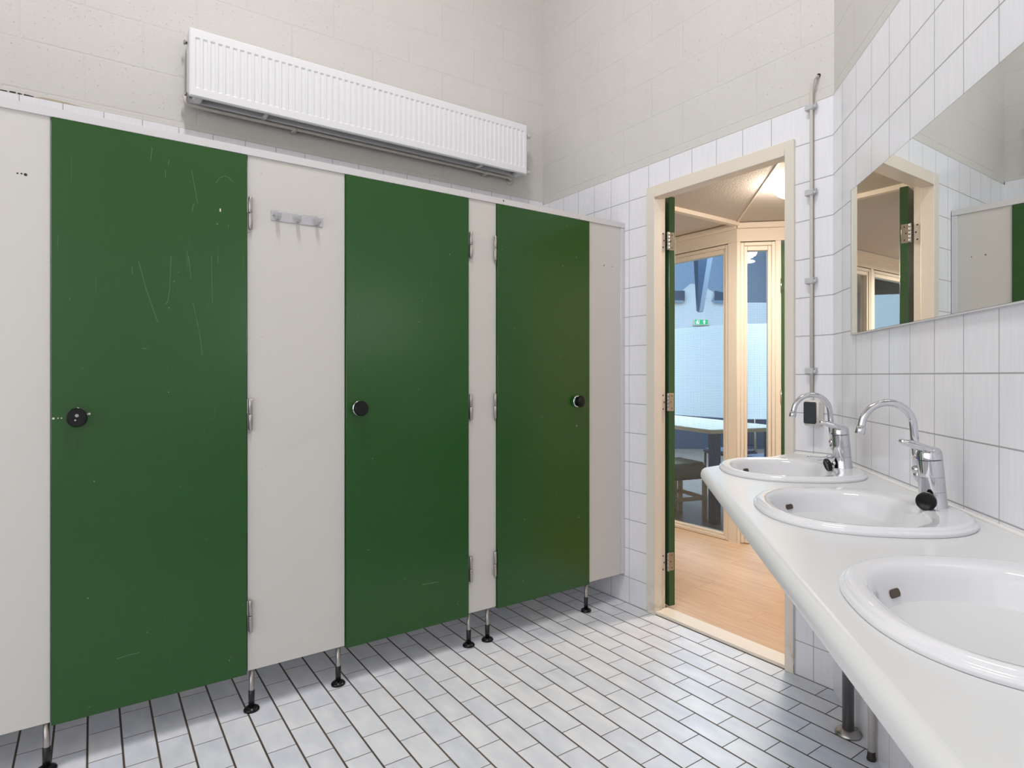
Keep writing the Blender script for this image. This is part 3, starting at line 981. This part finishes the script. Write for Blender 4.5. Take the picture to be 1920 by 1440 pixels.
mb = MB(); mb.lathe([(.007, 0), (.008, .004), (.010, .005), (.010, .011)], (.055, y0, .035), (0, -1, 0), 14)
obj('plug', mb, M['steel'], rd)
for z_, rr in ((RH - .045, 1.0), (.035, .9)):
    mb = MB(); mb.lathe([(.008, 0), (.009, .015), (.012, .016), (.012, .028)], (.085, y1, z_), (0, 1, 0), 14)
    v_ = obj('valve', mb, M['rust'], rd)
    mb = MB(); mb.lathe([(.013 * rr, .028), (.014 * rr, .04), (.012 * rr, .055), (.006, .057)], (.085, y1, z_), (0, 1, 0), 18)
    obj('valve_cap', mb, M['white_plastic'], v_)
mb = MB(); mb.lathe([(.026, 0), (.026, .003), (.011, .006)], (-.004, y1 - .042, -.016), (1, 0, 0), 22)
obj('pipe_collar', mb, M['pipe'], rd)

# ------------------------------------------------------------------ electric cable and wall switch
cb_ = thing('cable_conduit', 'pale surface cable running down the tiles beside the doorway', 'cable', (-1.4284, 0, 0))
mb = MB(); mb.tube([(.019, .02, 2.575), (.019, -.012, 2.572), (.012, -.020, 2.560), (.004, -.0155, 2.535), (.0, -.015, 2.50), (0, -.015, 2.44), (0, -.0145, 1.8), (0, -.0145, 1.22)], .0072, 12)
obj('cable', mb, M['pipe'], cb_)
for z_ in (2.449, 2.085, 1.709, 1.325):
    mb = MB()
    mb.box(-.026, .012, -.025, .0, z_ - .0125, z_ + .0125, .002)
    mb.box(.011, .022, -.020, -.006, z_ - .008, z_ + .004, .001)
    mb.box(.017, .022, -.019, -.007, z_ + .003, z_ + .014, .001)
    obj('cable_clip', mb, M['clip'], cb_)
mb = MB(); mb.lathe([(.0105, 0), (.0105, .0012)], (.020, SET, 2.578), (0, -1, 0), 16)
obj('drill_hole', mb, M['dark_hole'], cb_)
so = thing('wall_switch', 'white switch box with a dark cover behind the furthest tap', 'switch', (-1.4284, 0, 1.165))
mb = MB(); mb.box(-.018, .049, -.050, 0, -.070, .036, .006, 3)
obj('switch_box', mb, M['white_plastic'], so)
mb = MB(); mb.box(-.0145, .0425, -.055, -.047, -.062, .030, .004, 3)
obj('cover', mb, M['charcoal'], so)

# ------------------------------------------------------------------ mirror
mi = thing('mirror', 'frameless wall mirror on the tiles above the sinks', 'mirror', W(.238, 0, 1.463), -PI / 4)
ML, MH = 2.0, .538
mb = MB()
mb.face([(0, -.0095, 0), (ML, -.0095, 0), (ML, -.0095, MH), (0, -.0095, MH)])
obj('mirror_face', mb, M['mirror'], mi)
mb = MB(); mb.box(-.0012, ML + .0012, -.009, -.0035, -.0012, MH + .0012)
obj('glass_edge', mb, M['mirror_edge'], mi)
mb = MB(); mb.box(.0, ML, -.012, 0, -.006, -.0012, .0005)
obj('bottom_strip', mb, M['alu'], mi)

# ------------------------------------------------------------------ worktop with three basins
ZW = .965
BAS = [(.411, .270), (1.074, .268), (1.757, .262)]
BA, BB, BN = .252, .236, 2.35
def sup(a, b, k, n, e=BN):
    t_ = 2 * PI * k / n
    c_, s_ = math.cos(t_), math.sin(t_)
    return a * math.copysign(abs(c_) ** (2 / e), c_), b * math.copysign(abs(s_) ** (2 / e), s_)

SW = 2.75                                  # worktop length along the wall
DF, RR = .553, .022                        # flat depth, nose radius
def df(s):                                 # front edge drifts towards the wall at the near end
    return -.0146 * (s - .4)
def s_end(d):                              # far end is cut square to the end wall
    return -d + .004 if d <= .130 else -.126 + (d - .130) * 1.165
wt = thing('vanity_worktop', 'long white worktop with rounded front edge carrying the sinks', 'worktop', W(0, 0, 0), -PI / 4)
mb = MB()
cuts = [None, (BAS[0][0] + BAS[1][0]) / 2, (BAS[1][0] + BAS[2][0]) / 2, SW]
N = 72
for i, (bs, bd) in enumerate(BAS):
    if i == 0:
        poly = [(.002, .002), (cuts[1], .002), (cuts[1], DF + df(cuts[1])), (s_end(DF), DF), (s_end(.130), .130)]
    else:
        poly = [(cuts[i], .002), (cuts[i + 1], .002), (cuts[i + 1], DF + df(cuts[i + 1])), (cuts[i], DF + df(cuts[i]))]
    # boundary hit by rays from the basin centre; corners are added to the angles
    angs = [(math.atan2(*reversed(sup(.93 * BA, .93 * BB, k, N))) % (2 * PI)) for k in range(N)]
    angs += [math.atan2(p[1] - bd, p[0] - bs) % (2 * PI) for p in poly]
    angs = sorted(set(round(a_, 6) for a_ in angs))
    inner, outer = [], []
    for a_ in angs:
        c_, s_ = math.cos(a_), math.sin(a_)
        r_ = (abs(c_ / (.93 * BA)) ** BN + abs(s_ / (.93 * BB)) ** BN) ** (-1 / BN)
        inner.append((bs + r_ * c_, bd + r_ * s_))
        best = None
        for k in range(len(poly)):
            p, q = poly[k], poly[(k + 1) % len(poly)]
            ex_, ey_ = q[0] - p[0], q[1] - p[1]
            den = c_ * ey_ - s_ * ex_
            if abs(den) < 1e-9: continue
            t_ = ((p[0] - bs) * ey_ - (p[1] - bd) * ex_) / den
            u_ = ((p[0] - bs) * s_ - (p[1] - bd) * c_) / den
            if t_ > 1e-6 and -1e-5 <= u_ <= 1 + 1e-5 and (best is None or t_ < best): best = t_
        outer.append((bs + best * c_, bd + best * s_))
    mb.rings([[(s_, -d_, ZW) for s_, d_ in inner], [(s_, -d_, ZW) for s_, d_ in outer]], False, False, smooth=False)
    mb.rings([[(s_, -d_, ZW) for s_, d_ in inner], [(s_, -d_, ZW - .04) for s_, d_ in inner]], False, False)
# nose, underside and back
prof = [(DF, ZW)] + [(DF + RR * math.sin(a_), ZW - RR + RR * math.cos(a_)) for a_ in [k * PI / 2 / 10 for k in range(1, 11)]] + [(DF + RR, ZW - .030), (DF + RR - .003, ZW - .037), (DF + RR - .010, ZW - .040), (DF + RR - .03, ZW - .040)]
rowA = [(s_end(d_), -d_, z_) for d_, z_ in prof]
rowB = [(SW, -d_ - df(SW), z_) for d_, z_ in prof]
mb.rings([rowA, rowB], False, False, closed=False)
mb.face([(s_end(DF + RR - .03), -(DF + RR - .03), ZW - .04), (SW, -(DF + RR - .03) - df(SW), ZW - .04), (SW, -.002, ZW - .04), (.002, -.002, ZW - .04), (s_end(.13), -.13, ZW - .04)])
endp = [(s_end(.13), -.13, ZW - .04), (s_end(.13), -.13, ZW)] + rowA
mb.face(endp)
mb.face([(SW, -.002, ZW - .04), (SW, -.002, ZW)] + rowB)
mb.face([(s_end(.13), -.13, ZW - .04), (.002, -.002, ZW - .04), (.002, -.002, ZW), (s_end(.13), -.13, ZW)])
bmesh.ops.remove_doubles(mb.bm, verts=mb.bm.verts, dist=1e-5)
obj('top', mb, M['worktop'], wt, sharp=40)
mb = MB()
mb.tube([(.01 + (SW - .02) * k / 40, -.004, ZW + .001) for k in range(41)], .006, 8)
mb.tube([(.004 - .126 * k / 8, -.004 - .126 * k / 8, ZW + .001) for k in range(9)], .006, 8)
obj('silicone_bead', mb, M['silicone'], wt)
for s_, d_ in ((.326, .046), (2.45, .30)):
    mb = MB(); mb.cyl((s_, -d_, .004), (s_, -d_, ZW - .04), .020, 24)
    lg = obj('leg', mb, M['galv'], wt)
    mb = MB(); mb.lathe([(.045, .0), (.044, .006), (.036, .015), (.026, .020), (.0215, .021)], (s_, -d_, 0), (0, 0, 1), 32)
    obj('flange', mb, M['steel'], lg)
pp = thing('waste_pipe', 'thin pale pipe at the wall foot under the worktop', 'pipe', W(.475, .02, 0))
mb = MB(); mb.cyl((0, 0, .03), (0, 0, .9), .011, 16); obj('pipe', mb, M['pipe'], pp)
mb = MB(); mb.lathe([(.014, 0.0), (.015, .006), (.0125, .016), (.0115, .03)], (0, 0, 0), (0, 0, 1), 18); obj('pipe_foot', mb, M['dark_hole'], pp)

basin_labels = ['furthest of the three white oval sinks, under the tap with the side-on black knob',
                'middle white oval sink with the tall tap and round black knob',
                'nearest white oval sink, cut off by the picture edge']
def basin(i):
    bs, bd = BAS[i]
    t = thing('washbasin', basin_labels[i], 'sink', W(bs, bd, ZW), -PI / 4, 'oval sinks in the worktop')
    n = 84
    rs = []
    # outer rim, from the worktop up and over to the bowl
    for k_, z_ in ((1.0, .0004), (1.006, .004), (1.002, .0085), (.992, .0105), (.980, .0108), (.974, .014), (.962, .0175), (.94, .0190), (.92, .0190)):
        rs.append([(*sup(BA * k_, BB * k_, k, n), z_) for k in range(n)])
    oc = -.030                                   # bowl sits towards the front edge
    ia, ib = .207, .168
    def bowl(k_, z_, e=2.25, sh=0.0):
        return [(p[0] + .012, p[1] + oc + sh, z_) for p in (sup(ia * k_, ib * k_, k, n, e) for k in range(n))]
    mid = [Vector(a_).lerp(Vector(b_), .6) for a_, b_ in zip(rs[-1], bowl(1.06, .0182))]
    rs.append([tuple(v) for v in mid])
    for k_, z_, e_ in ((1.06, .0178, 2.25), (1.03, .0160, 2.25), (1.0, .0115, 2.25), (.975, .003, 2.25), (.955, -.010, 2.2), (.925, -.028, 2.2), (.88, -.050, 2.15), (.82, -.070, 2.1), (.74, -.088, 2.05), (.64, -.103, 2.0), (.53, -.114, 2.0), (.41, -.122, 2.0), (.29, -.127, 2.0), (.18, -.130, 2.0), (.11, -.1325, 2.0)):
        rs.append(bowl(k_, z_, e_))
    mb_ = MB(); mb_.rings(rs, False, True)
    obj('bowl', mb_, M['porcelain'], t)
    # overflow slot high in the bowl wall, on the side away from the taps' end
    pc = Vector((.012 - .80 * ia * .975, oc - .57 * ib * .975, -.023))
    nn = Vector((.80 / ia, .57 / ib, 0)).normalized() * .93 + Vector((0, 0, .36))
    nn.normalize()
    tt = Vector((0, 0, 1)).cross(nn).normalized()
    uu = nn.cross(tt)
    mb_ = MB()
    sl = [(math.copysign(.0085, math.cos(a_)) + .0055 * math.cos(a_), .0068 * math.sin(a_)) for a_ in [2 * PI * (k + .5) / 20 for k in range(20)]]
    mb_.rings([[pc + tt * x_ + uu * z_ + nn * .0022 for x_, z_ in sl], [pc + tt * x_ + uu * z_ - nn * .012 for x_, z_ in sl]], True, True)
    obj('overflow_slot', mb_, M['slot'], t)
    mb_ = MB(); mb_.lathe([(.022, 0), (.0225, .0015), (.018, .003), (.012, .0015), (.0001, .0015)], (0, oc, -.1325), (0, 0, 1), 28)
    obj('drain', mb_, M['chrome'], t)
    return t
for i in range(3):
    basin(i)

# ------------------------------------------------------------------ taps
def faucet(s, d, label, knob_dir, chain):
    t = thing('faucet', label, 'tap', W(s, d, ZW + .0178), -PI / 4, 'chrome taps on the sinks')
    t.rotation_euler = (math.radians(4.5), 0, -PI / 4)
    mb_ = MB()
    mb_.lathe([(.0305, -.003), (.0308, .003), (.0302, .005), (.0292, .038), (.0282, .0385), (.0282, .0395), (.0290, .040), (.0288, .074), (.0276, .0745), (.0276, .0757), (.0286, .0762), (.0280, .1155), (.027, .116)], (0, 0, 0), (0, 0, 1), 40)
    obj('tap_body', mb_, M['chrome'], t, sharp=40)
    # domed cap and lever: lever springs from the cap towards the front
    mb_ = MB()
    mb_.lathe([(.0270, .117), (.0282, .118), (.0282, .130), (.0268, .137), (.021, .1435), (.012, .147), (.0001, .148)], (0, 0, 0), (0, 0, 1), 36)
    path = [(.012, .131, .022, .011), (-.004, .140, .0250, .0130), (-.018, .147, .0225, .0125), (-.032, .153, .0185, .0108), (-.046, .1585, .0150, .0092), (-.058, .1630, .0130, .0078), (-.0635, .1650, .0105, .0060), (-.0655, .1657, .006, .0035)]
    rs = []
    for y_, z_, hw, ht in path:
        rs.append([(hw * math.cos(a_), y_, z_ + ht * math.sin(a_)) for a_ in [2 * PI * k / 16 for k in range(16)]])
    mb_.rings(rs)
    lv = obj('lever', mb_, M['chrome'], t, sharp=50)
    mb_ = MB(); mb_.lathe([(.0035, 0), (.003, .0012)], (.004, -.0272, .121), (0.1, -1, 0), 12); obj('cold_mark', mb_, M['blue'], lv)
    mb_ = MB(); mb_.lathe([(.0035, 0), (.003, .0012)], (-.004, -.0272, .121), (-.1, -1, 0), 12); obj('hot_mark', mb_, M['red'], lv)
    # swivel socket and gooseneck spout
    mb_ = MB()
    SX, SY = -.018, -.0225
    mb_.sphere((SX * .85, SY * .85, .076), .0150, 1, 1, 1.25)
    mb_.lathe([(.0125, 0), (.0125, .012), (.0102, .016)], (SX, SY, .082), (0, 0, 1), 20)
    obj('spout_socket', mb_, M['chrome'], t)
    pts = [(SX, SY, .09), (SX, SY, .13), (SX, SY, .17), (SX, SY, .195)]
    R_ = .0625
    for k in range(1, 16):
        a_ = PI * k / 15 * .94
        pts.append((SX + .010 * k / 15, SY - R_ + R_ * math.cos(a_), .199 + R_ * math.sin(a_)))
    la, lb = Vector(pts[-2]), Vector(pts[-1])
    dv = (lb - la).normalized()
    pts.append(tuple(lb + dv * .006))
    mb_ = MB(); mb_.tube(pts, .0092, 20)
    obj('spout', mb_, M['chrome'], t)
    mb_ = MB(); mb_.lathe([(.0094, 0), (.0115, .0015), (.0118, .019), (.0104, .0200)], lb + dv * .004, dv, 24)
    obj('aerator', mb_, M['chrome'], t)
    kx, ky, kz = knob_dir
    kd = Vector(knob_dir).normalized()
    o_ = Vector((0, 0, .0245)) + kd * .024
    mb_ = MB(); mb_.lathe([(.009, 0), (.009, .010), (.0055, .012), (.0055, .026)], o_, kd, 18)
    st = obj('side_valve', mb_, M['chrome'], t)
    mb_ = MB(); mb_.lathe([(.006, .020), (.0190, .021), (.0218, .024), (.0222, .033), (.0205, .0352), (.0185, .0345), (.0165, .0325), (.0001, .0335)], o_, kd, 36)
    obj('valve_knob', mb_, M['black'], st)
    if chain:
        mb_ = MB()
        for k in range(26):
            f = k / 25
            mb_.sphere((-.003, -.036 - .078 * f, .041 + .0015 * math.cos(f * 7) + .003 * f), .0022, n=8)
        for k in range(16):
            f = k / 15
            mb_.sphere((.004, -.036 - .048 * f, .0345 + .002 * math.sin(f * 5)), .0022, n=8)
        mb_.cyl((0, -.026, .042), (0, -.050, .0425), .0045, 12)
        obj('bead_chain', mb_, M['chrome'], t)
    return t
faucet(.424, .094, 'furthest chrome tap, with a bead chain, beside the wall switch', (.10, -1, -.22), True)
faucet(1.070, .088, 'nearer chrome tap standing on the middle sink, black knob facing out', (.78, -.62, -.03), False)

# ------------------------------------------------------------------ lights
def area(name, loc, sx, sy, power, col, rot=(0, 0, 0)):
    l = bpy.data.lights.new(name, 'AREA')
    l.shape = 'RECTANGLE'; l.size = sx; l.size_y = sy
    l.energy = power; l.color = col
    o = bpy.data.objects.new(name, l)
    COL.objects.link(o)
    o.location = loc; o.rotation_euler = rot
    return o
# fluorescent tube across the room; the wide ceiling panel is added soft fill
area('restroom_tube_light', (-1.15, -2.06, 5.0), 1.2, .10, 70, (1.0, .99, .97))
area('restroom_ceiling_fill', (-1.5, -1.3, 5.15), 3.2, 2.2, 5, (1.0, .99, .98))
area('restroom_wall_fill', (-.9, -4.5, 2.0), 3.6, 2.8, 41, (.985, .985, 1.0), (PI / 2, 0, 0))  # added fill on the unseen back wall, evens out the room
area('restroom_wall_fill', (.93, -3.5, 2.0), 2.0, 2.8, 4, (.985, .985, 1.0), (PI / 2, 0, PI / 2))  # weaker added fill on the unseen side wall
# frames added round the two wall fills; no windows known here
for nm, org, rz, hw in (('window_10', (-.9, -4.5, 2.0), 0.0, 1.8), ('window_11', (.93, -3.5, 2.0), PI / 2, 1.0)):
    mb = MB()
    for x0, x1, z0, z1 in ((-hw - .06, -hw, -1.46, 1.46), (hw, hw + .06, -1.46, 1.46), (-hw, hw, 1.4, 1.46), (-hw, hw, -1.46, -1.4)):
        mb.box(x0, x1, -.05, .02, z0, z1, .003)
    struct(nm, None, mb, M['cream'], org, rz)
# hallway lamp bulb
for nm, (x_, y_), pw in (('hallway_bulb', (-2.115, 1.02), 16), ('corridor_bulb', (-5.6, .85), 40)):
    o = area(nm, (x_, y_, 2.385), .26, .26, pw, (1.0, .92, .82))
    o.data.shape = 'DISK'
# hall daylight from added area lights, some turned to film and back wall
for r_, w_, pw in ((3.0, 8.6, 230), (-.5, 8.0, 150), (2.2, 8.0, 340), (3.0, 11.9, 45)):
    area('hall_daylight_fill', V(r_, w_, 4.3), 3.0, 2.2, pw, (.60, .81, 1.0), (math.radians(-42) if pw == 340 else math.radians(60) if pw == 45 else 0, 0, TH))

w = bpy.data.worlds.new('World'); scene.world = w
w.use_nodes = True
w.node_tree.nodes['Background'].inputs[0].default_value = (.55, .72, 1.0, 1)
w.node_tree.nodes['Background'].inputs[1].default_value = .05

# ------------------------------------------------------------------ camera and view
cam = bpy.data.cameras.new('camera')
cam.sensor_width = 36.0
cam.lens = 1150.69 / 1920 * 36.0
cam.shift_x = (960 - 1010.467) / 1920
cam.shift_y = (704.909 - 720) / 1920
cam.clip_start = .02
co_ = bpy.data.objects.new('camera', cam)
COL.objects.link(co_)
co_.location = CAM
co_.rotation_euler = (PI / 2, 0, TH)
scene.camera = co_
scene.view_settings.view_transform = 'Standard'
scene.view_settings.look = 'None'
scene.view_settings.gamma = 1.0
scene.view_settings.use_curve_mapping = False
scene.view_settings.exposure = -0.03
scene.cycles.use_denoising = True
scene.cycles.max_bounces = 9
scene.cycles.diffuse_bounces = 4
scene.cycles.transparent_max_bounces = 12
scene.cycles.caustics_reflective = False
scene.cycles.caustics_refractive = False
